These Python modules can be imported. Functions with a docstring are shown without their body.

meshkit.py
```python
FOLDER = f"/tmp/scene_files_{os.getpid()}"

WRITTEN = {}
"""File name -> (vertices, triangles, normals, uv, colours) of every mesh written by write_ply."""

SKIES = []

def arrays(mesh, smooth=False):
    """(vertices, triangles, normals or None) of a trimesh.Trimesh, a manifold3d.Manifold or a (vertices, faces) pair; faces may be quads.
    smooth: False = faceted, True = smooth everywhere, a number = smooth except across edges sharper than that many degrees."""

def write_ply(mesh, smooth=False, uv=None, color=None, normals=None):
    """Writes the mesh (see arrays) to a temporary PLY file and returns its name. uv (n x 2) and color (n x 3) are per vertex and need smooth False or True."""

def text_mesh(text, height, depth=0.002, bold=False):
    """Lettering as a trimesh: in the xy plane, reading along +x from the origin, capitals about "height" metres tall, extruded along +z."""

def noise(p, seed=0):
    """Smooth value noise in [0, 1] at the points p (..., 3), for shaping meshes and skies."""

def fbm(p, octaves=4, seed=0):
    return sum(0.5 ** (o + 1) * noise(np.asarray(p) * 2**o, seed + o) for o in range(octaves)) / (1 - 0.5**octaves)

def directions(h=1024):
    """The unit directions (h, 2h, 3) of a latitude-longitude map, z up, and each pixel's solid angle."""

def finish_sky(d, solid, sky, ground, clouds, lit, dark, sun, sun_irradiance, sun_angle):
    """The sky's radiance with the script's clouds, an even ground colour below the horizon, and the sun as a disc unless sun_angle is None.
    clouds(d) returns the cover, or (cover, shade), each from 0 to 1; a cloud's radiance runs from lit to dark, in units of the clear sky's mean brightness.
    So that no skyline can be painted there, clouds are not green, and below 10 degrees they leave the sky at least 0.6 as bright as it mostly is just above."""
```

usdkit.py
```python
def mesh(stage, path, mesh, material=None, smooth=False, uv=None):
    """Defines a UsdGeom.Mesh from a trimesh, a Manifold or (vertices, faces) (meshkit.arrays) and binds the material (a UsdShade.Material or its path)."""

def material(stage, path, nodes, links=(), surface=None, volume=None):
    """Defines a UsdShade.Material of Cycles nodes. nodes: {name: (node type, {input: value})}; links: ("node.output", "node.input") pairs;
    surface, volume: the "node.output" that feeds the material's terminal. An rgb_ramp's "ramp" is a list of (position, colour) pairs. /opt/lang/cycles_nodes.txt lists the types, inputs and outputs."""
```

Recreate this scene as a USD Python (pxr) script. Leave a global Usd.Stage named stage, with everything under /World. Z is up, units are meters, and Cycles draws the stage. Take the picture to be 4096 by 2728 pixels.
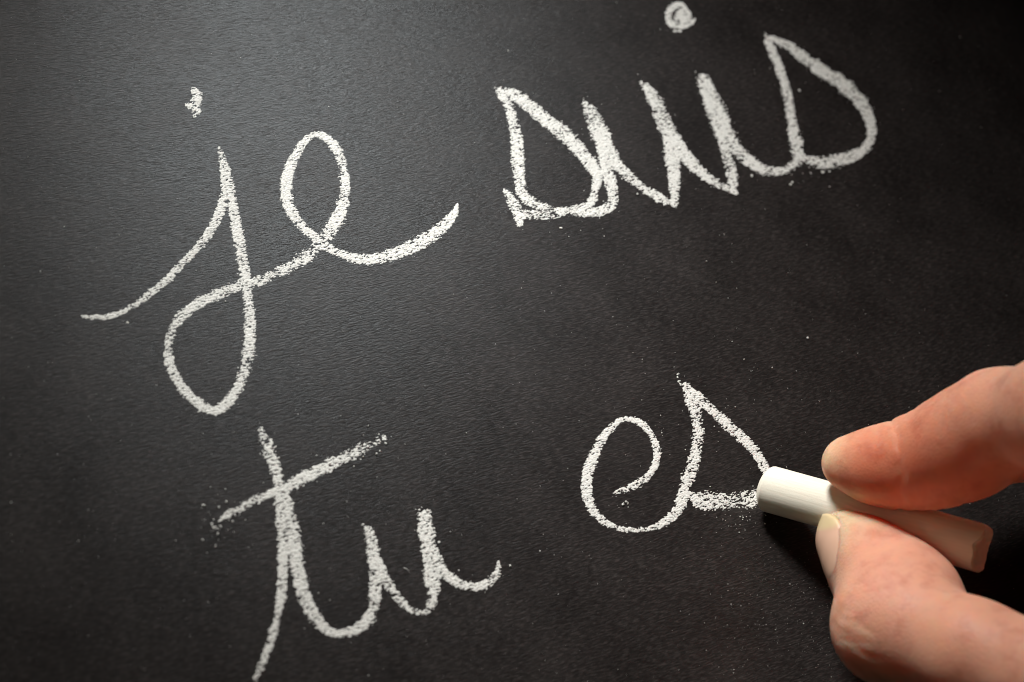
import math
import numpy as np
import trimesh
import usdkit
from pxr import Usd, UsdGeom, UsdLux, Gf, Sdf, Vt
from scipy.ndimage import gaussian_filter, map_coordinates
from scipy.spatial import cKDTree
from scipy.sparse import coo_matrix
from scipy.interpolate import CubicSpline

stage = Usd.Stage.CreateInMemory()
UsdGeom.SetStageUpAxis(stage, UsdGeom.Tokens.z)
UsdGeom.SetStageMetersPerUnit(stage, 1.0)
UsdGeom.Xform.Define(stage, '/World')
UsdGeom.Scope.Define(stage, '/World/Looks')
rng = np.random.default_rng(7)

# ------------------------------------------------------------------ camera
# The board is the plane z = 0; the camera looks at the origin from 0.42 m, tilted 35 degrees off the board's normal.
W, H, FPX = 4096, 2728, 7964.0
TILT, LEAN = math.radians(35.0), math.radians(55.0)
ZC = 0.419
N = np.array([math.sin(TILT) * math.cos(LEAN), math.sin(TILT) * math.sin(LEAN), math.cos(TILT)])   # board normal seen from the camera
EX = np.array([1.0, 0, 0]) - N[0] * N
EX /= np.linalg.norm(EX)
R = np.stack([EX, np.cross(N, EX), N])            # camera axes to world axes
EYE = R @ np.array([0, 0, ZC])
cam = UsdGeom.Camera.Define(stage, '/World/camera')
M4 = np.eye(4)
M4[:3, :3] = R.T
M4[3, :3] = EYE
cam.AddTransformOp().Set(Gf.Matrix4d(*M4.ravel().tolist()))
cam.CreateFocalLengthAttr(70.0)
cam.CreateHorizontalApertureAttr(36.0)
cam.CreateVerticalApertureAttr(36.0 * 682 / 1024)
cam.CreateClippingRangeAttr(Gf.Vec2f(0.01, 10.0))
cam.CreateFStopAttr(13.0)
cam.CreateFocusDistanceAttr(0.419)
cam.CreateExposureAttr(0.0)


def cpt(px, py, z):
    """World point seen at photograph pixel (px, py), z metres deep."""
    return EYE + R @ np.array([(px - W / 2) / FPX * z, -(py - H / 2) / FPX * z, -z])


def ray(px, py):
    px, py = np.asarray(px, float), np.asarray(py, float)
    return np.stack([(px - W / 2) / FPX, -(py - H / 2) / FPX, -np.ones_like(px)], -1) @ R.T


def at(px, py, h=0.0):
    d = ray(px, py)
    return EYE + d * ((h - EYE[2]) / d[..., 2])[..., None]


def project(p):
    q = (np.asarray(p) - EYE) @ R
    return np.stack([q[..., 0] / -q[..., 2] * FPX + W / 2, -q[..., 1] / -q[..., 2] * FPX + H / 2], -1)


# ------------------------------------------------------------------ lamps
def aim(light, pos, target, roll=0.0):
    z = np.asarray(pos) - np.asarray(target)
    z = z / np.linalg.norm(z)
    x = np.cross([0, 0, 1.0], z)
    x /= np.linalg.norm(x)
    m = np.eye(4)
    m[:3, :3] = np.stack([x, np.cross(z, x), z])
    m[3, :3] = pos
    light.AddTransformOp().Set(Gf.Matrix4d(*m.ravel().tolist()))


def spot(name, pos, target, radius, intensity, color, angle):
    """A round lamp with a soft cone: its fading pool stands in for lens vignetting."""
    q = UsdLux.SphereLight.Define(stage, '/World/' + name)
    q.CreateRadiusAttr(radius)
    q.CreateNormalizeAttr(True)
    q.CreateIntensityAttr(intensity)
    q.CreateColorAttr(Gf.Vec3f(*color))
    sh = UsdLux.ShapingAPI.Apply(q.GetPrim())
    sh.CreateShapingConeAngleAttr(angle)
    sh.CreateShapingConeSoftnessAttr(1.0)
    aim(q, pos, target)


spot('key_lamp', at(2100, 1350) + 0.66 * (R @ np.array([-0.20, 0.92, 0.30])), at(2150, 1200), 0.105, 14.8, (1.0, 0.965, 0.915), 11.7)
spot('window_lamp', at(1060, 230) + 0.62 * (R @ np.array([0.385, 0.867, 0.30])), at(1540, 500), 0.07, 3.3, (0.90, 0.98, 1.0), 6.4)

fill = UsdLux.DiskLight.Define(stage, '/World/fill_lamp')  # added weak fill, brightens the shaded side of the chalk
fill.CreateRadiusAttr(0.12)
fill.CreateNormalizeAttr(True)
fill.CreateIntensityAttr(0.022)
fill.CreateColorAttr(Gf.Vec3f(1.0, 0.80, 0.48))
aim(fill, at(3300, 2100) + 0.5 * (R @ np.array([-0.50, 0.12, 0.86])), at(3400, 2100))


# ------------------------------------------------------------------ helpers
names = {}


def numbered(parent, name):
    k = names.get((parent, name), 0)
    names[(parent, name)] = k + 1
    return f'{parent}/{name}' if k == 0 else f'{parent}/{name}_{k:03d}'


def tag(prim, label=None, cat=None, group=None, kind=None):
    for k, v in (('label', label), ('category', cat), ('group', group), ('kind', kind)):
        if v:
            prim.SetCustomDataByKey(k, v)


def thing(name, label, cat, group=None):
    p = UsdGeom.Xform.Define(stage, numbered('/World', name)).GetPrim()
    tag(p, label, cat, group)
    return p


def obj(name, mesh, mat, parent=None, smooth=False):
    path = numbered(str(parent.GetPath()) if parent else '/World', name)
    return usdkit.mesh(stage, path, mesh, mat, smooth=smooth)


def mat(name, nodes, links, surface):
    return usdkit.material(stage, '/World/Looks/' + name, nodes, links, surface=surface)


# grain of the board, as an angle in the board's plane
g0, g1 = at(1650, 1430), at(2450, 1235)
GRAIN = math.atan2(g1[1] - g0[1], g1[0] - g0[0])

# ------------------------------------------------------------------ materials
board_mat = mat('blackboard', {
    'geo': ('geometry', {}),
    'm1': ('mapping', {'mapping_type': 'texture', 'rotation': (0, 0, GRAIN), 'scale': (0.0017, 0.00027, 0.001)}),
    'm2': ('mapping', {'mapping_type': 'texture', 'rotation': (0, 0, GRAIN + 0.12), 'scale': (0.0007, 0.00025, 0.001)}),
    'n1': ('noise_texture', {'scale': 1.0, 'detail': 1.2, 'roughness': 0.5, 'distortion': 0.45}),
    'n2': ('noise_texture', {'scale': 1.0, 'detail': 3.0, 'roughness': 0.6, 'distortion': 0.2}),
    'n3': ('noise_texture', {'scale': 55.0, 'detail': 3.0, 'roughness': 0.55}),
    'mixh': ('mix_float', {'fac': 0.32}),
    'bump': ('bump', {'strength': 1.0, 'distance': 0.000085}),
    'cr': ('rgb_ramp', {'ramp': [(0.36, (0.0120, 0.0100, 0.0097)), (0.52, (0.0205, 0.0174, 0.0168)), (0.66, (0.0440, 0.0378, 0.0364))]}),
    'wear': ('map_range', {'from_min': 0.3, 'from_max': 0.7, 'to_min': 0.78, 'to_max': 1.22}),
    'mul': ('mix_color', {'blend_type': 'multiply', 'fac': 1.0, 'use_clamp': False}),
    'wc': ('combine_color', {}),
    'rr': ('map_range', {'from_min': 0.3, 'from_max': 0.7, 'to_min': 0.29, 'to_max': 0.33}),
    'p': ('principled_bsdf', {'specular_ior_level': 0.30, 'roughness': 0.45}),
}, [('geo.position', 'm1.vector'), ('geo.position', 'm2.vector'), ('m1.vector', 'n1.vector'), ('m2.vector', 'n2.vector'), ('geo.position', 'n3.vector'),
    ('n1.fac', 'mixh.a'), ('n2.fac', 'mixh.b'), ('mixh.result', 'bump.height'), ('bump.normal', 'p.normal'),
    ('mixh.result', 'cr.fac'), ('n3.fac', 'wear.value'), ('wear.result', 'wc.r'), ('wear.result', 'wc.g'), ('wear.result', 'wc.b'), ('cr.color', 'mul.a'), ('wc.color', 'mul.b'), ('mul.result', 'p.base_color'), ('n3.fac', 'rr.value'), ('rr.result', 'p.roughness')], 'p.BSDF')

chalk_mark = mat('chalk_deposit', {
    'geo': ('geometry', {}),
    'n': ('noise_texture', {'scale': 2600.0, 'detail': 2.0}),
    'cr': ('rgb_ramp', {'ramp': [(0.3, (0.62, 0.62, 0.595)), (0.7, (0.83, 0.83, 0.80))]}),
    'p': ('principled_bsdf', {'roughness': 1.0, 'specular_ior_level': 0.1}),
}, [('geo.position', 'n.vector'), ('n.fac', 'cr.fac'), ('cr.color', 'p.base_color')], 'p.BSDF')

# ------------------------------------------------------------------ the board
slab = trimesh.creation.box([1.1, 0.9, 0.012])
slab.apply_translation([0, 0, -0.006])
b = obj('chalkboard', slab, board_mat)
tag(b.GetPrim(), 'matt black chalkboard with a fine horizontal grain, under all the writing', 'chalkboard', kind='structure')

# ------------------------------------------------------------------ chalk writing
# fields of grain that decide where the chalk catches on the board: (along, across) axes, one cell = 0.08 mm
CELL = 0.00008
gu, gv = 3600, 3000


def unit(a):
    a = a - a.mean()
    return (a / a.std()).astype(np.float32)


grain_a = unit(gaussian_filter(rng.standard_normal((gv, gu)).astype(np.float32), (0.85, 2.6), mode='wrap'))
grain_b = unit(gaussian_filter(rng.standard_normal((gv, gu)).astype(np.float32), (0.8, 1.0), mode='wrap'))
grain_c = unit(gaussian_filter(rng.standard_normal((gv // 8, gu // 8)).astype(np.float32), 1.6, mode='wrap'))
cg, sg = math.cos(GRAIN), math.sin(GRAIN)


def grain(xy):
    u = (xy[..., 0] * cg + xy[..., 1] * sg) / CELL + gu / 2
    v = (-xy[..., 0] * sg + xy[..., 1] * cg) / CELL + gv / 2
    wob = map_coordinates(grain_c, [v / 8, u / 8], order=1, mode='wrap')
    v2 = v + 1.6 * wob
    return (map_coordinates(grain_a, [v2, u], order=1, mode='wrap') * 1.0
            + map_coordinates(grain_b, [v2, u], order=1, mode='wrap') * 0.62 + 0.25 * wob)


STEP = 0.00008


def dense(stroke):
    """Samples (x, y, half width, weight) along a stroke drawn through its points."""
    s = np.array([(p[0], p[1], p[2], p[3] if len(p) > 3 else 1.0) for p in stroke], float)
    if len(s) == 1:
        return s * [1, 1, 0.5, 1]
    t = np.r_[0, np.cumsum(np.hypot(*np.diff(s[:, :2], axis=0).T))]
    tt = np.linspace(0, t[-1], max(3, int(t[-1] / 2)))
    if len(s) > 2:
        xy = CubicSpline(t, s[:, :2], bc_type='natural')(tt)
    else:
        xy = np.stack([np.interp(tt, t, s[:, k]) for k in (0, 1)], 1)
    w = np.interp(tt, t, s[:, 2]) * 0.49
    w = w * (1 + 0.07 * np.interp(tt, np.linspace(0, t[-1], max(4, int(t[-1] / 22))), rng.standard_normal(max(4, int(t[-1] / 22)))))
    return np.stack([xy[:, 0], xy[:, 1], w, np.interp(tt, t, s[:, 3])], 1)


def chalk_mesh(strokes):
    strokes = [dense(s) for s in strokes]
    allp = np.vstack(strokes)
    pad = allp[:, 2].max() + 14
    lo, hi = allp[:, :2].min(0) - pad, allp[:, :2].max(0) + pad
    c = at(np.array([lo[0], lo[0], hi[0], hi[0]]), np.array([lo[1], hi[1], lo[1], hi[1]]))
    x = np.arange(math.floor(c[:, 0].min() / STEP), math.ceil(c[:, 0].max() / STEP) + 1) * STEP
    y = np.arange(math.floor(c[:, 1].min() / STEP), math.ceil(c[:, 1].max() / STEP) + 1) * STEP
    X, Y = np.meshgrid(x, y, indexing='ij')
    P = np.stack([X, Y, np.zeros_like(X)], -1)
    px = project(P).reshape(-1, 2)
    F = np.full(len(px), -9.0)
    near = cKDTree(allp[:, :2]).query(px, distance_upper_bound=pad + 2)[0] < np.inf
    idx = np.nonzero(near)[0]
    G = grain(P.reshape(-1, 3)[idx])
    fine = rng.standard_normal(len(idx)) * 0.25
    q = P.reshape(-1, 3)[idx] / CELL
    fine = fine + 0.34 * map_coordinates(grain_c, [q[:, 1] / 21 + 40, q[:, 0] / 21 + 90], order=1, mode='wrap')
    best = np.full(len(idx), -9.0)
    for s in strokes:
        d, k = cKDTree(s[:, :2]).query(px[idx])
        t = d / np.maximum(s[k, 2], 1.0)
        w = s[k, 3]
        bias = np.interp(t, [0, 0.4, 0.75, 0.95, 1.12, 1.3, 1.6], [1.36, 1.28, 0.8, 0.0, -1.25, -2.3, -4.2]) + (w - 1.0) * 3.0
        best = np.maximum(best, bias)
    f = best + G + fine
    F[idx] = f
    Z = np.clip(F * 0.000030, -0.00005, 0.00011).reshape(X.shape)
    Fp = F.reshape(X.shape) > 0
    cell = Fp[:-1, :-1] | Fp[1:, :-1] | Fp[:-1, 1:] | Fp[1:, 1:]
    i, j = np.nonzero(cell)
    ny = X.shape[1]
    a, b_, c_, d_ = i * ny + j, (i + 1) * ny + j, (i + 1) * ny + j + 1, i * ny + j + 1
    f = np.vstack([np.stack([a, b_, c_], 1), np.stack([a, c_, d_], 1)])
    u, inv = np.unique(f, return_inverse=True)
    v = np.stack([X, Y, Z], -1).reshape(-1, 3)[u]
    return v, inv.reshape(-1, 3)


def zoom(x0, y0, k):
    return lambda pts: [(x0 + p[0] / k, y0 + p[1] / k, p[2] / k, *p[3:]) for p in pts]


def word(label, letters):
    w = thing('chalk_writing', label, 'writing', None)
    for lab, strokes, dots in letters:
        m = obj('letter', chalk_mesh(strokes), chalk_mark, w, smooth=True)
        tag(m.GetPrim(), lab)
        if dots:
            dm = obj('dot', chalk_mesh(dots), chalk_mark, m.GetPrim(), smooth=True)
            tag(dm.GetPrim(), lab.split(',')[0].replace('letter', 'dot of the letter'))
    return w


z1 = zoom(200, 300, 1.12)
word('large white chalk handwriting reading je, left of the word suis', [
    ('letter j, with long tail and looped descender', [
        z1([(145, 1083, 16), (200, 1085, 24), (260, 1082, 26), (320, 1062, 28), (380, 1030, 30), (440, 985, 32), (500, 937, 34), (560, 880, 34), (620, 818, 36), (670, 763, 38),
            (715, 705, 40), (750, 640, 42), (772, 580, 40), (783, 520, 36), (783, 460, 34), (775, 400, 34), (766, 345, 28)]),
        z1([(760, 326, 20, .6), (772, 370, 36), (790, 440, 46), (812, 540, 46), (830, 640, 46), (848, 740, 48), (865, 840, 50), (880, 940, 50), (892, 1040, 50), (897, 1120, 52),
            (893, 1200, 52), (882, 1280, 50), (865, 1350, 48), (840, 1410, 46), (805, 1460, 44), (770, 1490, 42), (742, 1506, 38)]),
        z1([(742, 1508, 34), (700, 1492, 40), (655, 1462, 40), (605, 1415, 40), (565, 1360, 42), (540, 1300, 44), (530, 1240, 42), (535, 1180, 42), (552, 1130, 44), (580, 1090, 46),
            (620, 1052, 46), (670, 1020, 48), (720, 995, 48), (780, 970, 48, .85), (840, 950, 48, .85), (890, 938, 44, .9)])],
     [z1([(640, 66, 30, .8), (655, 90, 50), (652, 120, 56), (648, 140, 44)]), z1([(612, 130, 24), (632, 140, 34)]), z1([(660, 150, 26), (668, 165, 24, .9), (645, 184, 14, .8)])]),
    ('letter e, with tall loop and long curved tail', [
        z1([(890, 938, 44, .9), (940, 922, 48, .9), (1000, 895, 50, .85), (1060, 868, 52, .85), (1120, 832, 54, .85), (1180, 785, 56, .85), (1225, 740, 56, .9), (1265, 685, 56), (1295, 630, 54), (1315, 570, 50),
            (1322, 500, 46), (1318, 430, 44), (1300, 370, 44), (1270, 315, 42), (1235, 280, 36), (1195, 266, 28), (1160, 280, 34), (1125, 320, 38), (1090, 380, 44), (1068, 440, 48),
            (1058, 500, 50), (1062, 560, 50), (1080, 610, 48), (1110, 655, 44), (1150, 700, 42), (1200, 740, 42), (1250, 775, 40), (1310, 803, 40), (1370, 822, 40), (1430, 828, 44),
            (1490, 818, 52), (1550, 800, 56), (1610, 775, 60), (1670, 745, 62, .95), (1730, 705, 60, .95), (1780, 660, 48), (1810, 620, 34), (1825, 578, 12)])], None)])

z3 = zoom(1900, 0, 1.3853)
word('white chalk handwriting reading suis, across the top right of the board', [
    ('letter s, triangular with a scribbled lower corner', [
        z3([(135, 505, 46), (160, 540, 56), (190, 600, 60), (215, 680, 62), (232, 780, 64), (238, 880, 66), (245, 980, 66), (256, 1060, 62)]),
        z3([(250, 1060, 50), (300, 1110, 60), (380, 1148, 55), (460, 1170, 50), (540, 1165, 55), (610, 1145, 52), (650, 1110, 46), (665, 1050, 46), (682, 980, 55), (655, 930, 66), (600, 860, 72),
            (540, 790, 76), (470, 720, 76), (400, 670, 76), (330, 610, 72), (270, 565, 66), (215, 525, 60), (175, 508, 50)]),
        z3([(168, 1056, 30, .9), (200, 1110, 62, .9), (230, 1165, 66, .9), (248, 1240, 40)]),
        z3([(250, 1190, 60, .95), (330, 1190, 52, .95), (420, 1200, 40, .9), (485, 1188, 26, .7)]),
        z3([(108, 486, 22, .35), (140, 482, 20, .3)])], None),
    ('letter u, two leaning strokes joined at the foot', [
        z3([(612, 578, 36), (640, 622, 82), (668, 680, 96), (695, 740, 96), (722, 800, 86), (745, 850, 74), (780, 900, 64), (830, 955, 60), (880, 1000, 54), (940, 1045, 50), (1000, 1082, 46), (1050, 1110, 42), (1095, 1124, 40)]),
        z3([(690, 770, 56), (705, 830, 60), (718, 890, 60), (736, 950, 58), (755, 1020, 60), (765, 1080, 62), (755, 1130, 62), (720, 1160, 56), (660, 1175, 50), (600, 1180, 46, .9), (540, 1182, 40, .8)]),
        z3([(950, 485, 44), (985, 530, 72), (1015, 600, 82), (1045, 670, 88), (1075, 735, 90), (1100, 780, 86), (1135, 825, 76), (1180, 880, 70), (1230, 930, 62), (1280, 975, 56), (1330, 1010, 52), (1390, 1040, 42), (1430, 1056, 34)]),
        z3([(1070, 750, 60), (1084, 810, 74), (1092, 870, 80), (1098, 940, 76), (1102, 1000, 62), (1106, 1060, 56), (1106, 1132, 40)]),
        z3([(592, 530, 22, .35), (606, 550, 22, .3)]), z3([(920, 458, 20, .35), (930, 474, 20, .3)])], None),
    ('letter i, broad leaning stroke with a curved foot', [
        z3([(1262, 438, 70), (1290, 500, 88), (1318, 570, 98), (1345, 640, 102), (1375, 705, 102), (1405, 765, 92), (1435, 810, 78), (1470, 850, 72), (1510, 885, 66), (1560, 920, 62), (1620, 945, 58), (1680, 950, 48), (1730, 936, 48), (1775, 905, 54)]),
        z3([(1362, 740, 56), (1380, 800, 60), (1396, 860, 64), (1412, 920, 68), (1425, 980, 66), (1434, 1040, 52), (1446, 1072, 26)]),
        z3([(1226, 402, 24, .35), (1240, 418, 20, .3)])],
     [z3([(1165, 38, 26, .9), (1135, 25, 26), (1095, 42, 36), (1072, 82, 38), (1078, 118, 40), (1110, 140, 42), (1160, 143, 36), (1195, 132, 26, .8), (1214, 104, 20, .9)]),
      z3([(1122, 96, 44), (1140, 66, 40, .9), (1172, 66, 40, .9), (1182, 92, 42, .95), (1150, 108, 44)]), z3([(1100, 172, 14, .7), (1140, 174, 14, .6)])]),
    ('letter s, open triangular loop at the end of the word', [
        z3([(1622, 222, 40), (1645, 280, 44), (1675, 350, 48), (1705, 430, 50), (1727, 510, 52), (1745, 600, 52), (1760, 690, 54), (1776, 770, 68), (1788, 840, 76), (1790, 890, 62)]),
        z3([(1635, 208, 26), (1700, 235, 42), (1760, 270, 52), (1830, 325, 60), (1910, 385, 67), (1990, 435, 74), (2060, 490, 78), (2120, 550, 74), (2165, 610, 64), (2190, 680, 52), (2198, 740, 52), (2185, 790, 54),
            (2140, 840, 56), (2080, 870, 62), (2010, 890, 72), (1940, 903, 74), (1880, 895, 66), (1835, 880, 46), (1800, 862, 28)]),
        z3([(1606, 186, 20, .35), (1615, 206, 20, .3)])], None)])

z4 = zoom(700, 1650, 1.4543)
word('white chalk handwriting reading tu, at the lower left of the board', [
    ('letter t, with a slanting crossbar and a split stem', [
        z4([(496, 100, 42), (525, 160, 72), (550, 230, 74), (575, 300, 68), (595, 370, 62), (612, 430, 70), (630, 490, 78), (655, 580, 78), (675, 660, 80), (688, 740, 82), (698, 820, 80), (712, 900, 78),
            (728, 980, 78), (748, 1050, 80), (775, 1120, 78), (805, 1180, 72), (845, 1230, 64), (895, 1270, 56), (945, 1285, 46), (1000, 1280, 48), (1060, 1258, 58), (1110, 1222, 64), (1145, 1170, 68)]),
        z4([(608, 470, 60), (612, 540, 66), (618, 620, 64), (625, 700, 62), (630, 780, 62), (628, 860, 60), (625, 940, 60), (622, 1020, 58), (612, 1100, 52), (598, 1180, 48), (580, 1260, 48), (555, 1340, 46),
            (525, 1420, 44), (495, 1490, 40), (468, 1548, 34)]),
        z4([(258, 628, 16), (310, 592, 44), (370, 557, 50), (440, 522, 56), (510, 491, 54), (570, 466, 52), (640, 435, 54, .9), (700, 405, 62), (770, 370, 68), (840, 335, 74, .85), (910, 300, 74, .75),
            (980, 265, 72, .7), (1050, 230, 68, .62), (1110, 200, 62, .5), (1160, 175, 58, .42), (1212, 150, 44, .35)]),
        z4([(465, 70, 26, .45), (500, 68, 24, .4), (520, 78, 24, .4)]), z4([(215, 640, 18, .6), (235, 672, 30, .75), (265, 660, 22, .6)])], None),
    ('letter u, thick strokes with a hooked tail', [
        z4([(1145, 1170, 68), (1162, 1110, 74), (1168, 1040, 76), (1165, 960, 74), (1160, 880, 74), (1152, 800, 70), (1143, 740, 68), (1128, 688, 50)]),
        z4([(1175, 850, 44), (1195, 900, 50), (1225, 970, 58), (1260, 1030, 56), (1300, 1080, 52), (1345, 1125, 48), (1390, 1155, 42), (1430, 1163, 36), (1470, 1148, 42), (1495, 1105, 58), (1500, 1040, 72), (1497, 960, 82),
            (1490, 880, 88), (1478, 800, 92), (1465, 720, 94), (1455, 650, 92), (1448, 604, 78)]),
        z4([(1500, 790, 60), (1530, 860, 58), (1560, 920, 60), (1605, 965, 58), (1660, 1000, 54), (1720, 1012, 52), (1780, 1008, 48), (1830, 985, 46), (1865, 945, 50, .9), (1880, 900, 36, .9), (1883, 868, 14)]),
        z4([(1095, 645, 28, .4), (1110, 664, 26, .4)]), z4([(1400, 566, 30, .42), (1440, 562, 32, .4), (1478, 580, 30, .5)])], None)])

z5 = zoom(2200, 1400, 1.96)
word('white chalk handwriting reading es, running up to the chalk stick', [
    ('letter e, with an open loop', [
        z5([(508, 1120, 26), (570, 1095, 50), (640, 1070, 60), (700, 1040, 62), (750, 1005, 62), (790, 960, 62), (820, 910, 62), (835, 850, 60), (838, 790, 58), (825, 730, 56), (800, 675, 56), (765, 625, 54),
            (720, 582, 52), (660, 550, 46), (590, 540, 42), (530, 566, 52), (480, 612, 62), (430, 670, 68), (395, 730, 72), (360, 800, 76), (330, 870, 80), (305, 940, 82), (290, 1010, 84), (285, 1080, 84),
            (295, 1150, 78), (315, 1215, 72), (350, 1275, 68), (400, 1325, 62), (460, 1365, 56), (530, 1395, 48), (600, 1410, 44), (670, 1410, 42), (740, 1405, 42), (810, 1390, 48), (880, 1360, 62), (940, 1320, 76)])], None),
    ('letter s, unfinished with a broad smudged foot', [
        z5([(940, 1320, 76), (985, 1270, 86), (1020, 1210, 92), (1040, 1140, 92), (1055, 1080, 92), (1080, 1010, 94, .93), (1110, 930, 97, .9), (1135, 850, 99, .9), (1150, 780, 99, .85), (1160, 700, 99, .85), (1162, 620, 97, .85),
            (1150, 540, 94, .88), (1135, 460, 90), (1115, 390, 90), (1090, 330, 80), (1056, 276, 44)]),
        z5([(1075, 290, 50), (1120, 340, 78), (1180, 395, 82), (1240, 445, 76), (1310, 510, 78), (1380, 575, 80), (1450, 640, 82, .92), (1520, 700, 82, .88), (1580, 765, 78, .85), (1630, 830, 72, .85), (1665, 890, 68, .82), (1700, 960, 60, .8)]),
        z5([(1100, 1125, 50, .8), (1150, 1160, 106, .9), (1230, 1178, 135, .84), (1320, 1185, 150, .82), (1410, 1185, 154, .82), (1500, 1178, 154, .82), (1580, 1168, 148, .82), (1640, 1160, 132, .82)]),
        z5([(1003, 185, 22, .4), (1008, 230, 24, .4), (1024, 266, 26, .55)])], None)])


# ------------------------------------------------------------------ crumbs and dust
def lump(r, seed):
    m = trimesh.creation.icosphere(1, 1.0)
    g = np.random.default_rng(seed)
    v = m.vertices * (1 + 0.22 * g.standard_normal((len(m.vertices), 1))) * (g.uniform(0.7, 1.25, 3) * [1, 1, 0.7]) * r
    return v, m.faces


def crumb(px, py, size, label):
    p = at(px, py)
    v, f = lump(size * 0.5e-3, int(px * 7 + py))
    m = obj('chalk_crumb', (v - [0, 0, v[:, 2].min()] + p, f), chalk_mark, smooth=50)
    tag(m.GetPrim(), label, 'chalk crumb')


for x, y, s, lab in [
    (3289, 690, .75, 'largest white chalk crumb, just under the foot of the last s of suis'),
    (3317, 687, .5, 'small chalk crumb at the right of the large one under the last s of suis'),
    (3006, 705, .7, 'white chalk crumb below the curved foot of the i of suis'),
    (3168, 730, .6, 'upper crumb of the chalk pair below the gap between i and s'),
    (3160, 741, .55, 'lower crumb of the chalk pair below the gap between i and s'),
    (3222, 262, .55, 'chalk crumb against the inner edge of the last s of suis'),
    (3196, 362, .5, 'chalk crumb inside the loop of the last s of suis'),
    (2549, 777, .5, 'chalk crumb just below the diagonal joining the u of suis'),
    (2242, 914, .6, 'chalk crumb on the bare board below the first s of suis'),
    (2489, 2019, .55, 'left chalk crumb of the cluster below the start of es'),
    (2503, 2009, .5, 'upper chalk crumb of the cluster below the start of es'),
    (2510, 2014, .45, 'right chalk crumb of the cluster below the start of es'),
    (1541, 1774, .5, 'chalk crumb just under the right end of the t crossbar'),
    (1505, 1817, .5, 'left crumb of the pair farther under the right end of the t crossbar'),
    (1520, 1805, .45, 'right crumb of the pair farther under the right end of the t crossbar'),
    (815, 2022, .45, 'chalk crumb farthest up left of the crossbar of the t'),
    (875, 2029, .45, 'chalk crumb just above the left end of the t crossbar'),
    (905, 2008, .5, 'double chalk crumb above the left end of the t crossbar'),
    (930, 2087, .45, 'chalk crumb just below the left end of the t crossbar'),
    (870, 2136, .5, 'chalk crumb below the chalk flake left of the t'),
    (810, 2160, .4, 'lowest chalk crumb left of the t'),
    (1755, 2170, .45, 'chalk crumb right of the second upright of the u in tu'),
    (2040, 2263, .4, 'chalk crumb beyond the hooked tail of the u in tu'),
    (1182, 2063, .45, 'chalk crumb against the right side of the t stem'),
    (510, 1291, .4, 'lone chalk crumb on the board inside the curve of the j tail'),
    (3230, 1352, .35, 'lone chalk crumb on the board above the fingers'),
]:
    crumb(x, y, s, lab)


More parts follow.
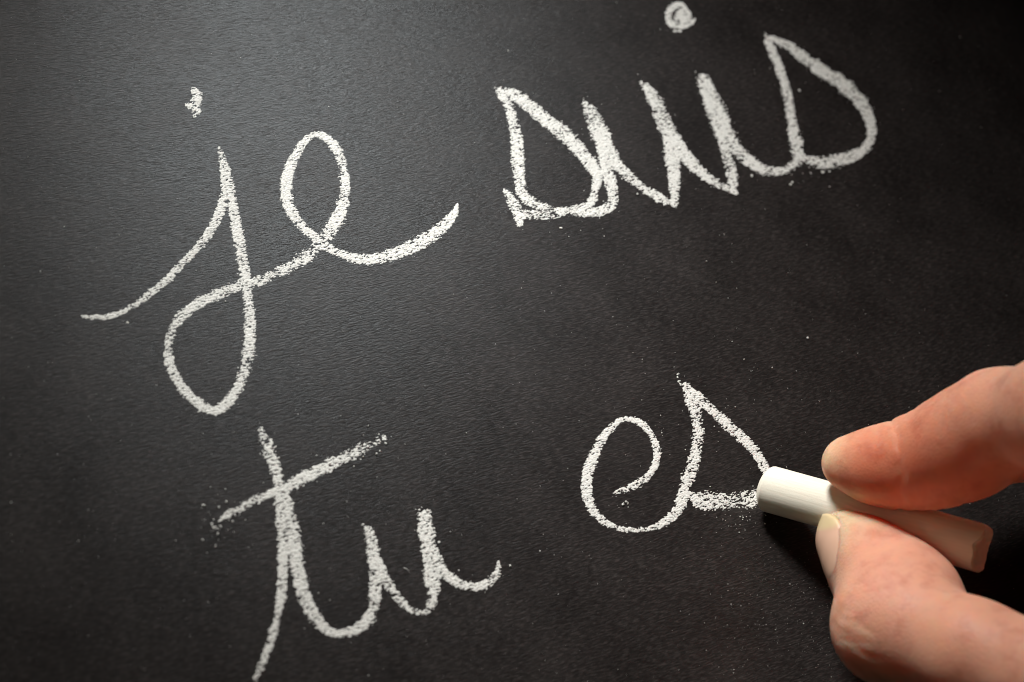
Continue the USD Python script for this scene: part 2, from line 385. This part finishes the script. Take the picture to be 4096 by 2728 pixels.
def dust():
    V, F, n = [], [], 0
    base = trimesh.creation.icosphere(0, 1.0)
    pts = []
    for _ in range(1500):
        pts.append((rng.uniform(-60, W + 60), rng.uniform(-60, H + 60), 0.022 + 0.024 * rng.exponential()))
    for _ in range(420):            # more of it right under the chalk stick and the hand
        pts.append((3150 + 190 * rng.standard_normal(), 2450 + 160 * rng.standard_normal(), 0.02 + 0.018 * rng.exponential()))
    for cx, cy, sx, sy, k in ((900, 2070, 60, 60, 40), (1480, 1790, 60, 40, 16), (3250, 705, 90, 30, 14), (2260, 890, 90, 40, 18), (1350, 1900, 200, 120, 20), (2480, 2010, 30, 14, 8), (2900, 1700, 200, 200, 60), (2960, 2070, 70, 40, 50)):
        for _ in range(k):
            pts.append((cx + sx * rng.standard_normal(), cy + sy * rng.standard_normal(), 0.05 + 0.045 * rng.exponential()))
    for x, y, r in pts:
        r = min(r, 0.17) * 1e-3
        v = base.vertices * r * rng.uniform(0.7, 1.3, (12, 3)) + at(x, y) + [0, 0, r * 0.6]
        V.append(v)
        F.append(base.faces + n)
        n += 12
    return np.vstack(V), np.vstack(F)


d = obj('chalk_dust', dust(), chalk_mark)
tag(d.GetPrim(), 'fine white specks of chalk dust scattered over the whole black board', 'chalk dust', kind='stuff')


def hair(pts, r):
    pts = np.array([at(x, y, h) for x, y, h in pts])
    tt = np.linspace(0, 1, len(pts))
    c = CubicSpline(tt, pts)(np.linspace(0, 1, 16))
    V, F = [], []
    for i, p in enumerate(c):
        t = c[min(i + 1, 15)] - c[max(i - 1, 0)]
        t /= np.linalg.norm(t)
        s = np.cross(t, [0, 0, 1.0])
        u = np.cross(s, t)
        for k in range(5):
            a = 2 * math.pi * k / 5
            V.append(p + r * (math.cos(a) * s + math.sin(a) * u))
    for i in range(15):
        for k in range(5):
            a, b2 = i * 5 + k, i * 5 + (k + 1) % 5
            F += [(a, b2, a + 5), (b2, b2 + 5, a + 5)]
    return np.array(V), np.array(F)


fb = obj('lint_fibre', hair([(1614, 2270, .0003), (1624, 2275, .0007), (1634, 2282, .0006), (1637, 2289, .0002)], 0.00006), chalk_mark)
tag(fb.GetPrim(), 'tiny curled pale fibre lying between the two uprights of the u in tu', 'fibre')

# ------------------------------------------------------------------ the chalk stick
CR = 0.0049
stick_end = cpt(3932, 2195, 0.393)
for _ in range(30):                # slide the tip along its sight line until it rests on the board
    zt = locals().get('zt', 0.417)
    tip = cpt(3058, 1950, zt)
    ax = stick_end - tip
    ax /= np.linalg.norm(ax)
    low = tip[2] - CR * math.sqrt(1 - ax[2] ** 2)
    zt += (low + 0.0006)
LEN = np.linalg.norm(stick_end - tip)
UP = np.array([0, 0, 1.0]) - ax[2] * ax
UP /= np.linalg.norm(UP)
SIDE = np.cross(ax, UP)


def stick_meshes():
    nseg, nr = 96, 60
    ang = np.arange(nseg) * 2 * math.pi / nseg
    circ = np.cos(ang)[:, None] * SIDE + np.sin(ang)[:, None] * UP
    g = np.random.default_rng(3)

    def strip(rings, close_last=None):
        n = len(rings)
        V = np.vstack(rings)
        F = []
        for i in range(n - 1):
            a = i * nseg + np.arange(nseg)
            b2 = i * nseg + (np.arange(nseg) + 1) % nseg
            F += [np.stack([a, b2, a + nseg], 1), np.stack([b2, b2 + nseg, a + nseg], 1)]
        F = np.vstack(F)
        if close_last is not None:
            a = (n - 1) * nseg + np.arange(nseg)
            b2 = (n - 1) * nseg + (np.arange(nseg) + 1) % nseg
            F = np.vstack([F, np.stack([a, b2, np.full(nseg, len(V))], 1)])
            V = np.vstack([V, close_last])
        return V, F

    # broken rim: an uneven edge with one deep notch towards the viewer
    rim = gaussian_filter(g.standard_normal(nseg), 5, mode='wrap')
    rim = rim / np.abs(rim).max() * 0.0005
    view = math.atan2(-(R @ np.array([0, 0, -1.0]))[2], 0)
    cam_dir = R @ np.array([-0.15, 0.12, 0.98])
    phi = math.atan2(cam_dir @ UP, cam_dir @ SIDE)
    dphi = np.angle(np.exp(1j * (ang - phi)))
    rim = rim - 0.0007 * np.exp(-(dphi / 0.22) ** 2) - 0.0011 * np.exp(-((np.angle(np.exp(1j * (ang - phi - 1.5)))) / 0.35) ** 2)
    s = np.linspace(0, 1, nr)
    rings = [tip + ax * (0.0013 + (LEN - 0.0013 + rim)[:, None] * t) + circ * CR * (1.0 - 0.012 * t) * (1 + 0.004 * gaussian_filter(g.standard_normal(nseg), 4, mode='wrap')[:, None]) for t in s]
    shaft = strip(rings)
    # worn tip: chamfer, then the flat end; whatever would dip under the board is ground off
    trs = [tip + ax * (0.0013 - 0.0013 * q) + circ * (CR - 0.0012 * (1 - math.cos(q * math.pi / 2)) - 0.00015 * q) + ax * 0.00012 * q * gaussian_filter(g.standard_normal(nseg), 3, mode='wrap')[:, None] for q in np.linspace(0, 1, 8)]
    trs += [tip + circ * CR * q for q in (0.62, 0.4, 0.2)]
    tipm = strip(trs, tip)
    # broken end
    er = []
    last = rings[-1]
    cen = tip + ax * (LEN - 0.0006)
    rough = [gaussian_filter(g.standard_normal(nseg), 3, mode='wrap') for _ in range(12)]
    for k, q in enumerate(np.linspace(1, 0.12, 12)):
        base = cen + (last - cen) * q
        er.append(base + ax * (0.0009 * (0 if k == 0 else 1) * rough[k][:, None] * q * 1.2))
    endm = strip(er, cen)
    out = []
    for v, f in (shaft, tipm, endm):
        v = v.copy()
        lowv = v[:, 2] < 0.00012
        v[lowv, 2] = 0.00012 + 0.00004 * g.standard_normal(lowv.sum())
        out.append((v, f))
    return out


LT = ax / np.linalg.norm(ax)
yaw = math.atan2(ax[1], ax[0])
pitch = -math.asin(ax[2])
chalk_stick_mat = mat('chalk_stick', {
    'geo': ('geometry', {}),
    'map': ('mapping', {'mapping_type': 'texture', 'rotation': (0, pitch, yaw), 'scale': (0.007, 0.0004, 0.0004)}),
    'n1': ('noise_texture', {'scale': 1.0, 'detail': 3.0, 'roughness': 0.6}),
    'n2': ('noise_texture', {'scale': 2600.0, 'detail': 3.0, 'roughness': 0.7}),
    'mixh': ('mix_float', {'fac': 0.35}),
    'bump': ('bump', {'strength': 0.5, 'distance': 0.00012}),
    'cr': ('rgb_ramp', {'ramp': [(0.3, (0.85, 0.81, 0.69)), (0.7, (0.92, 0.89, 0.78))]}),
    'p': ('principled_bsdf', {'roughness': 0.85, 'specular_ior_level': 0.25}),
}, [('geo.position', 'map.vector'), ('map.vector', 'n1.vector'), ('geo.position', 'n2.vector'), ('n1.fac', 'mixh.a'), ('n2.fac', 'mixh.b'), ('mixh.result', 'bump.height'),
    ('bump.normal', 'p.normal'), ('n1.fac', 'cr.fac'), ('cr.color', 'p.base_color')], 'p.BSDF')
st = thing('chalk_stick', 'short white stick of chalk with a broken end, held between finger and thumb', 'chalk')
a_, b_, c_ = stick_meshes()
obj('shaft', a_, chalk_stick_mat, st, smooth=40)
tag(obj('worn_tip', b_, chalk_stick_mat, st, smooth=40).GetPrim(), 'rounded writing tip, worn flat where it meets the board')
tag(obj('broken_end', c_, chalk_stick_mat, st, smooth=25).GetPrim(), 'rough snapped end of the stick')


# ------------------------------------------------------------------ the hand
VOX = 0.0008


class Field:
    def __init__(self, lo, hi):
        self.lo = np.asarray(lo)
        self.n = np.ceil((np.asarray(hi) - self.lo) / VOX).astype(int) + 1

    def new(self):
        return np.full(self.n, 0.05, np.float32)

    def box(self, lo, hi):
        a = np.clip(np.floor((lo - self.lo) / VOX).astype(int), 0, self.n)
        b = np.clip(np.ceil((hi - self.lo) / VOX).astype(int) + 1, 0, self.n)
        sl = tuple(slice(int(i), int(j)) for i, j in zip(a, b))
        axs = [self.lo[k] + np.arange(a[k], b[k]) * VOX for k in range(3)]
        return sl, np.stack(np.meshgrid(*axs, indexing='ij'), -1).astype(np.float32)


def smin(a, b, k):
    h = np.maximum(k - np.abs(a - b), 0) / k
    return np.minimum(a, b) - h * h * k * 0.25


def bone(fd, F, a, b, ra, rb, k=0.003):
    m = max(ra, rb) + k * 2 + 0.012
    sl, P = fd.box(np.minimum(a, b) - m, np.maximum(a, b) + m)
    if 0 in P.shape:
        return
    ba = (b - a).astype(np.float32)
    t = np.clip(((P - a.astype(np.float32)) @ ba) / max(float(ba @ ba), 1e-12), 0, 1)
    d = np.linalg.norm(P - a.astype(np.float32) - t[..., None] * ba, axis=-1) - (ra + (rb - ra) * t)
    F[sl] = smin(F[sl], d, k)


def surface_nets(F, lo):
    s = F < 0
    c = s.astype(np.int8)
    tot = sum(c[i:i + F.shape[0] - 1, j:j + F.shape[1] - 1, k:k + F.shape[2] - 1] for i in (0, 1) for j in (0, 1) for k in (0, 1))
    act = (tot > 0) & (tot < 8)
    ids = -np.ones(act.shape, np.int64)
    ijk = np.argwhere(act)
    ids[act] = np.arange(len(ijk))
    acc, cnt = np.zeros((len(ijk), 3)), np.zeros(len(ijk))
    cor = [np.array((i, j, k)) for i in (0, 1) for j in (0, 1) for k in (0, 1)]
    val = [F[tuple((ijk + q).T)] for q in cor]
    for x in range(8):
        for y in range(x + 1, 8):
            if np.abs(cor[x] - cor[y]).sum() == 1:
                m = (val[x] < 0) != (val[y] < 0)
                t = val[x][m] / (val[x][m] - val[y][m])
                acc[m] += cor[x] + t[:, None] * (cor[y] - cor[x])
                cnt[m] += 1
    V = lo + (ijk + acc / cnt[:, None]) * VOX
    faces = []
    for axis in range(3):
        o = [1, 1, 1]
        A = [slice(1, -1)] * 3
        B = [slice(1, -1)] * 3
        A[axis], B[axis] = slice(0, -1), slice(1, None)
        sa, sb = s[tuple(A)], s[tuple(B)]
        e = np.argwhere(sa != sb)
        inside = sa[tuple(e.T)]
        off = np.array([1, 1, 1])
        off[axis] = 0
        e = e + off
        u, v = (axis + 1) % 3, (axis + 2) % 3
        du, dv = np.eye(3, dtype=int)[u], np.eye(3, dtype=int)[v]
        q = [ids[tuple((e - x).T)] for x in (du + dv, dv, 0 * du, du)]
        q = np.stack(q, 1)
        q[~inside] = q[~inside][:, ::-1]
        faces.append(q)
    q = np.vstack(faces)
    q = q[(q >= 0).all(1)]
    return V, np.vstack([q[:, [0, 1, 2]], q[:, [0, 2, 3]]])


def J(px, py, z, rpx):
    """A joint: the point seen at a pixel at depth z, its radius given in pixels at that depth."""
    return cpt(px, py, z), rpx * z / FPX


FINGERS = {
    'middle': ([J(3690, 1965, .4130, 92), J(3860, 1845, .4190, 145), J(4100, 1720, .4230, 170)],
               [J(4100, 1720, .4230, 170), J(4420, 1760, .4080, 190), J(5080, 2220, .378, 220)]),
    'index': ([J(3385, 1852, .4040, 98), J(3480, 1862, .4015, 132), J(3600, 1862, .3985, 160), J(3740, 1832, .3950, 188), J(3870, 1772, .3900, 208), J(3990, 1690, .3835, 222)],
              [J(4080, 1668, .3790, 200), J(4265, 1655, .3680, 242), J(4560, 1760, .360, 260), J(4960, 1960, .362, 300)]),
    'thumb': ([J(3378, 2150, .4040, 108), J(3450, 2215, .4010, 152), J(3540, 2320, .3965, 196), J(3610, 2410, .3900, 228), J(3565, 2505, .3850, 212)],
              [J(3565, 2505, .3850, 212), J(3690, 2535, .3790, 200), J(3880, 2615, .3700, 210), J(4200, 2740, .3600, 230), J(4560, 2820, .3560, 290), J(5050, 2900, .362, 380)]),
}


def build_hand():
    pts = [p for grp in FINGERS.values() for ch in grp for p, _ in ch]
    wrist = cpt(5650, 2760, .372)
    arm = cpt(6500, 3050, .372)
    palm = [(cpt(4960, 1990, .364), .0130), (cpt(5080, 2220, .378), .0130), (cpt(5180, 2450, .392), .0125), (cpt(5240, 2650, .402), .0115)]
    curled = []
    for m, (p, r) in enumerate(palm[2:]):
        # ring and little finger, folded into the palm
        dx = R @ np.array([-1.0, 0.05, -0.12 - 0.05 * m])
        dn = R @ np.array([0.22, -0.12, -0.92])
        bk = R @ np.array([0.90, -0.25, 0.10])
        L = (0.038, 0.032)[m]
        a = p + dx * L
        b2 = a + dn * (0.015, 0.012)[m]
        c2 = b2 + bk * (0.017, 0.014)[m]
        curled.append([(p, r * .85), (a, r * .72), (b2, r * .66), (c2, r * .58)])
    every = np.array(pts + [wrist, arm] + [p for p, _ in palm] + [p for ch in curled for p, _ in ch])
    fd = Field(every.min(0) - 0.040, every.max(0) + 0.040)
    P = fd.new()
    for (p, r), (q, s) in zip(palm[:-1], palm[1:]):
        bone(fd, P, p, q, r, s, .006)
    for p, r in palm:
        bone(fd, P, p, wrist, r, .019, .006)
    bone(fd, P, FINGERS['thumb'][1][-1][0], wrist, FINGERS['thumb'][1][-1][1] * .8, .019, .008)
    bone(fd, P, FINGERS['thumb'][1][-1][0], palm[0][0], FINGERS['thumb'][1][-1][1] * .8, .013, .008)
    wb = (wrist - np.array(palm[1][0]))
    side = R @ np.array([0, 1.0, -0.6]) * 0.009
    for sgn in (-1, 1):
        bone(fd, P, wrist + side * sgn, arm + side * 1.4 * sgn, .017, .024, .008)
    total = P.copy()
    for name, (dist, prox) in FINGERS.items():
        F = fd.new()
        G = fd.new()
        for ch, T in ((dist, F), (prox, G)):
            for (a, ra), (b2, rb) in zip(ch[:-1], ch[1:]):
                bone(fd, T, a, b2, ra, rb, .004)
        F = smin(F, G, .0022 if name == 'index' else .006)
        total = np.minimum(total, smin(P, F, .010))
    for ch in curled:
        F = fd.new()
        for (a, ra), (b2, rb) in zip(ch[:-1], ch[1:]):
            bone(fd, F, a, b2, ra, rb, .002)
        total = np.minimum(total, smin(P, F, .004))
    # the chalk presses a hollow into the pads that hold it
    sl, Q = fd.box(np.minimum(tip, stick_end) - .01, np.maximum(tip, stick_end) + .01)
    t = np.clip((Q - tip) @ ax, 0, LEN + .004)
    ds = np.linalg.norm(Q - tip - t[..., None] * ax, axis=-1) - (CR + .00016)
    a, b2 = total[sl], -ds
    k = .0012
    h = np.maximum(k - np.abs(a - b2), 0) / k
    total[sl] = np.maximum(a, b2) + h * h * k * .25
    total[[0, -1]] = .05
    total[:, [0, -1]] = .05
    total[:, :, [0, -1]] = .05
    V, Fc = surface_nets(total, fd.lo)
    m = trimesh.Trimesh(V, Fc, process=False)
    parts = m.split(only_watertight=False)
    m = max(parts, key=lambda x: len(x.faces))
    e = m.edges_unique
    n = len(m.vertices)
    A = coo_matrix((np.ones(2 * len(e)), (np.r_[e[:, 0], e[:, 1]], np.r_[e[:, 1], e[:, 0]])), (n, n)).tocsr()
    deg = np.asarray(A.sum(1))
    x = np.array(m.vertices)
    for _ in range(8):
        for lam in (0.5, -0.52):
            x = x + lam * (A @ x / deg - x)
    m = trimesh.Trimesh(x, m.faces, process=False)
    if m.volume < 0:
        m.invert()
    return m, total, fd.lo


hand, hand_field, hand_lo = build_hand()
WR = []


def crease(px, py, z, dx, dy, dz, reach, width, depth):
    """A fine fold across a finger: the skin dips along a slightly wavy plane across the finger's axis."""
    c, a = cpt(px, py, z), R @ np.array([dx, dy, dz], float)
    a = a / np.linalg.norm(a)
    v = np.array(hand.vertices) - c
    r = np.linalg.norm(v, axis=1)
    wav = 0.00035 * np.sin(v[:, 2] * 900 + px) + 0.00025 * np.sin(v[:, 1] * 1700 + py)
    w = np.exp(-((v @ a + wav) / width) ** 2) * np.clip((reach - r) / (0.3 * reach), 0, 1)
    hand.vertices = hand.vertices - depth * w[:, None] * np.array(hand.vertex_normals)
    WR.append(w)


for q in [(3585, 1862, .398, .0125, .0006, .00045), (3640, 1856, .397, .0115, .0005, .00030), (3690, 1846, .396, .0118, .0006, .00036), (3745, 1832, .395, .0125, .0005, .00026), (3830, 1795, .392, .0135, .0006, .00034), (3520, 1860, .400, .009, .0005, .00012)]:
    crease(q[0], q[1], q[2], 1.0, 0.12, 0.12, q[3], q[4], q[5])
for q in [(3370, 2470, .379, .0090, .0007, .00022), (3370, 2530, .377, .0085, .0006, .00014), (3400, 2580, .376, .0080, .0007, .00018), (3350, 2425, .382, .0070, .0006, .00012)]:
    crease(q[0], q[1], q[2], 0.45, 0.9, 0.0, q[3], q[4], q[5])
wrinkle = np.max(WR, axis=0)
hv, hn = np.array(hand.vertices), np.array(hand.vertex_normals)


def blob(px, py, z, r):
    """1 at the point, fading over r metres."""
    return np.exp(-(np.linalg.norm(hv - cpt(px, py, z), axis=1) / r) ** 2)


tint = np.tile(np.array([0.76, 0.385, 0.270]), (len(hv), 1))


def paint(col, w):
    global tint
    tint = tint * (1 - w[:, None]) + np.array(col) * w[:, None]


paint((0.70, 0.27, 0.16), 0.85 * np.maximum.reduce([blob(q, r, .392, .013) for q, r in ((3480, 1860), (3620, 1860), (3760, 1830), (3900, 1760))]))
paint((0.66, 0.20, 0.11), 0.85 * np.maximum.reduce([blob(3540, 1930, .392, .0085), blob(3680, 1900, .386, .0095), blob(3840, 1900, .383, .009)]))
paint((0.77, 0.39, 0.29), 0.6 * np.maximum.reduce([blob(3600, 2180, .388, .007), blob(3520, 2400, .375, .009)]))
paint((0.62, 0.27, 0.16), 0.6 * np.maximum.reduce([blob(3445, 2445, .372, .003), blob(3345, 2440, .382, .002), blob(3405, 2590, .372, .003)]))
paint((0.85, 0.60, 0.39), 0.9 * np.maximum(blob(3292, 1830, .402, .0052), blob(3345, 2080, .398, .0060)))

tint = tint * (1 + 0.28 * wrinkle[:, None] * np.array([0.3, 0.9, 1.0]))

skin_mat = mat('skin', {
    'geo': ('geometry', {}),
    'tint': ('attribute', {'attribute': 'tint'}),
    'n1': ('noise_texture', {'scale': 190.0, 'detail': 4.0, 'roughness': 0.6}),
    'n2': ('noise_texture', {'scale': 1900.0, 'detail': 3.0, 'roughness': 0.6}),
    'v': ('voronoi_texture', {'scale': 1500.0}),
    'cr': ('rgb_ramp', {'ramp': [(0.3, (0.82, 0.66, 0.62)), (0.5, (1, 1, 1)), (0.7, (1.07, 1.10, 1.06))]}),
    'mul': ('mix_color', {'blend_type': 'multiply', 'fac': 0.8, 'use_clamp': False}),
    'mixh': ('mix_float', {'fac': 0.5}),
    'bump': ('bump', {'strength': 0.7, 'distance': 0.00014}),
    'p': ('principled_bsdf', {'roughness': 0.52, 'specular_ior_level': 0.4, 'subsurface_method': 'random_walk', 'subsurface_weight': 1.0, 'subsurface_scale': 0.0008, 'subsurface_radius': (1.0, 0.36, 0.22)}),
}, [('geo.position', 'n1.vector'), ('geo.position', 'n2.vector'), ('geo.position', 'v.vector'), ('n1.fac', 'cr.fac'), ('tint.color', 'mul.a'), ('cr.color', 'mul.b'), ('mul.result', 'p.base_color'),
    ('n2.fac', 'mixh.a'), ('v.distance', 'mixh.b'), ('mixh.result', 'bump.height'), ('bump.normal', 'p.normal')], 'p.BSDF')
nail_mat = mat('fingernail', {
    'n1': ('attribute', {'attribute': 'tint'}),
    'p': ('principled_bsdf', {'roughness': 0.33, 'specular_ior_level': 0.45, 'subsurface_method': 'random_walk', 'subsurface_weight': 0.0, 'subsurface_scale': 0.0015, 'subsurface_radius': (1.0, 0.5, 0.3)}),
}, [('n1.color', 'p.base_color')], 'p.BSDF')

person = thing('person', 'hand of a person gripping the chalk between thumb and bent index finger', 'person')
hm = obj('hand', hand, skin_mat, person, smooth=True)
pv = UsdGeom.PrimvarsAPI(hm).CreatePrimvar('tint', Sdf.ValueTypeNames.Color3fArray, 'vertex')
assert len(hm.GetPointsAttr().Get()) == len(hv), (len(hm.GetPointsAttr().Get()), len(hv))
pv.Set(Vt.Vec3fArray.FromNumpy(tint.astype(np.float32)))


def nail(a0, a1, mid, half, tilt_axis=None):
    """A nail lying on a finger: a0, a1 the finger's axis under its root and its free edge, mid the direction the nail faces, half its half angle."""
    A = (a1 - a0) / np.linalg.norm(a1 - a0)
    mid = mid - (mid @ A) * A
    mid = mid / np.linalg.norm(mid)
    side = np.cross(A, mid)
    nu, nv = 34, 27
    U, Vv = np.meshgrid(np.linspace(-1, 1, nu), np.linspace(-1, 1, nv), indexing='ij')
    wid = (1 - 0.97 * np.abs(U) ** np.where(U > 0, 3.2, 3.0)) ** 0.5
    psi = Vv * wid * half
    c = a0 + (a1 - a0) * ((U + 1) / 2)[..., None]
    d = np.cos(psi)[..., None] * mid + np.sin(psi)[..., None] * side
    r = np.full(U.shape, 0.003)
    for _ in range(60):
        g = ((c + d * r[..., None]) - hand_lo) / VOX
        r -= np.clip(map_coordinates(hand_field, [g[..., k] for k in range(3)], order=1, mode='nearest') * 0.6, -0.002, 0.002)
        r = np.clip(r, 0.0015, 0.0125)
    r = gaussian_filter(r, 1.2)
    lift = 0.00046 * (1 - np.maximum(np.where(U < 0, np.abs(U) ** 5, 0), np.abs(Vv) ** 6)) - 0.00030
    lift = lift + 0.0002 * np.clip((U - 0.6) / 0.4, 0, 1)
    top = c + d * (r + lift)[..., None] + A * (0.0012 * np.clip((U - 0.7) / 0.3, 0, 1))[..., None]
    bot = top - d * 0.0006
    k = nu * nv
    P = np.vstack([top.reshape(-1, 3), bot.reshape(-1, 3)])
    F = []
    for i in range(nu - 1):
        for j in range(nv - 1):
            q = [i * nv + j, (i + 1) * nv + j, (i + 1) * nv + j + 1, i * nv + j + 1]
            F += [(q[0], q[1], q[2]), (q[0], q[2], q[3]), (k + q[0], k + q[2], k + q[1]), (k + q[0], k + q[3], k + q[2])]
    rim = [i * nv for i in range(nu)] + [(nu - 1) * nv + j for j in range(1, nv)] + [i * nv + nv - 1 for i in range(nu - 2, -1, -1)] + [j for j in range(nv - 2, 0, -1)]
    for x, y in zip(rim, rim[1:] + rim[:1]):
        F += [(x, x + k, y), (y, x + k, y + k)]
    m = trimesh.Trimesh(P, np.array(F), process=False)
    if m.volume < 0:
        m.invert()
    edge = np.clip((U - 0.62 - 0.12 * Vv ** 2) / 0.12, 0, 1).ravel()
    col = np.array([0.73, 0.46, 0.33]) * (1 - edge[:, None]) + np.array([0.76, 0.60, 0.35]) * edge[:, None]
    q = obj('fingernail', m, nail_mat, person, smooth=True)
    pr = UsdGeom.PrimvarsAPI(q).CreatePrimvar('tint', Sdf.ValueTypeNames.Color3fArray, 'vertex')
    pr.Set(Vt.Vec3fArray.FromNumpy(np.vstack([col, col]).astype(np.float32)))
    return q


tag(nail(cpt(3425, 2355, .402), cpt(3432, 2088, .404), R @ np.array([-0.95, -0.05, 0.22]), math.radians(54)).GetPrim(), 'thumbnail, pale along its free edge')
tag(nail(cpt(3560, 1850, .400), cpt(3345, 1845, .4045), R @ np.array([0.1, 0.45, -0.88]), math.radians(50)).GetPrim(), 'nail of the index finger, turned away to the board')
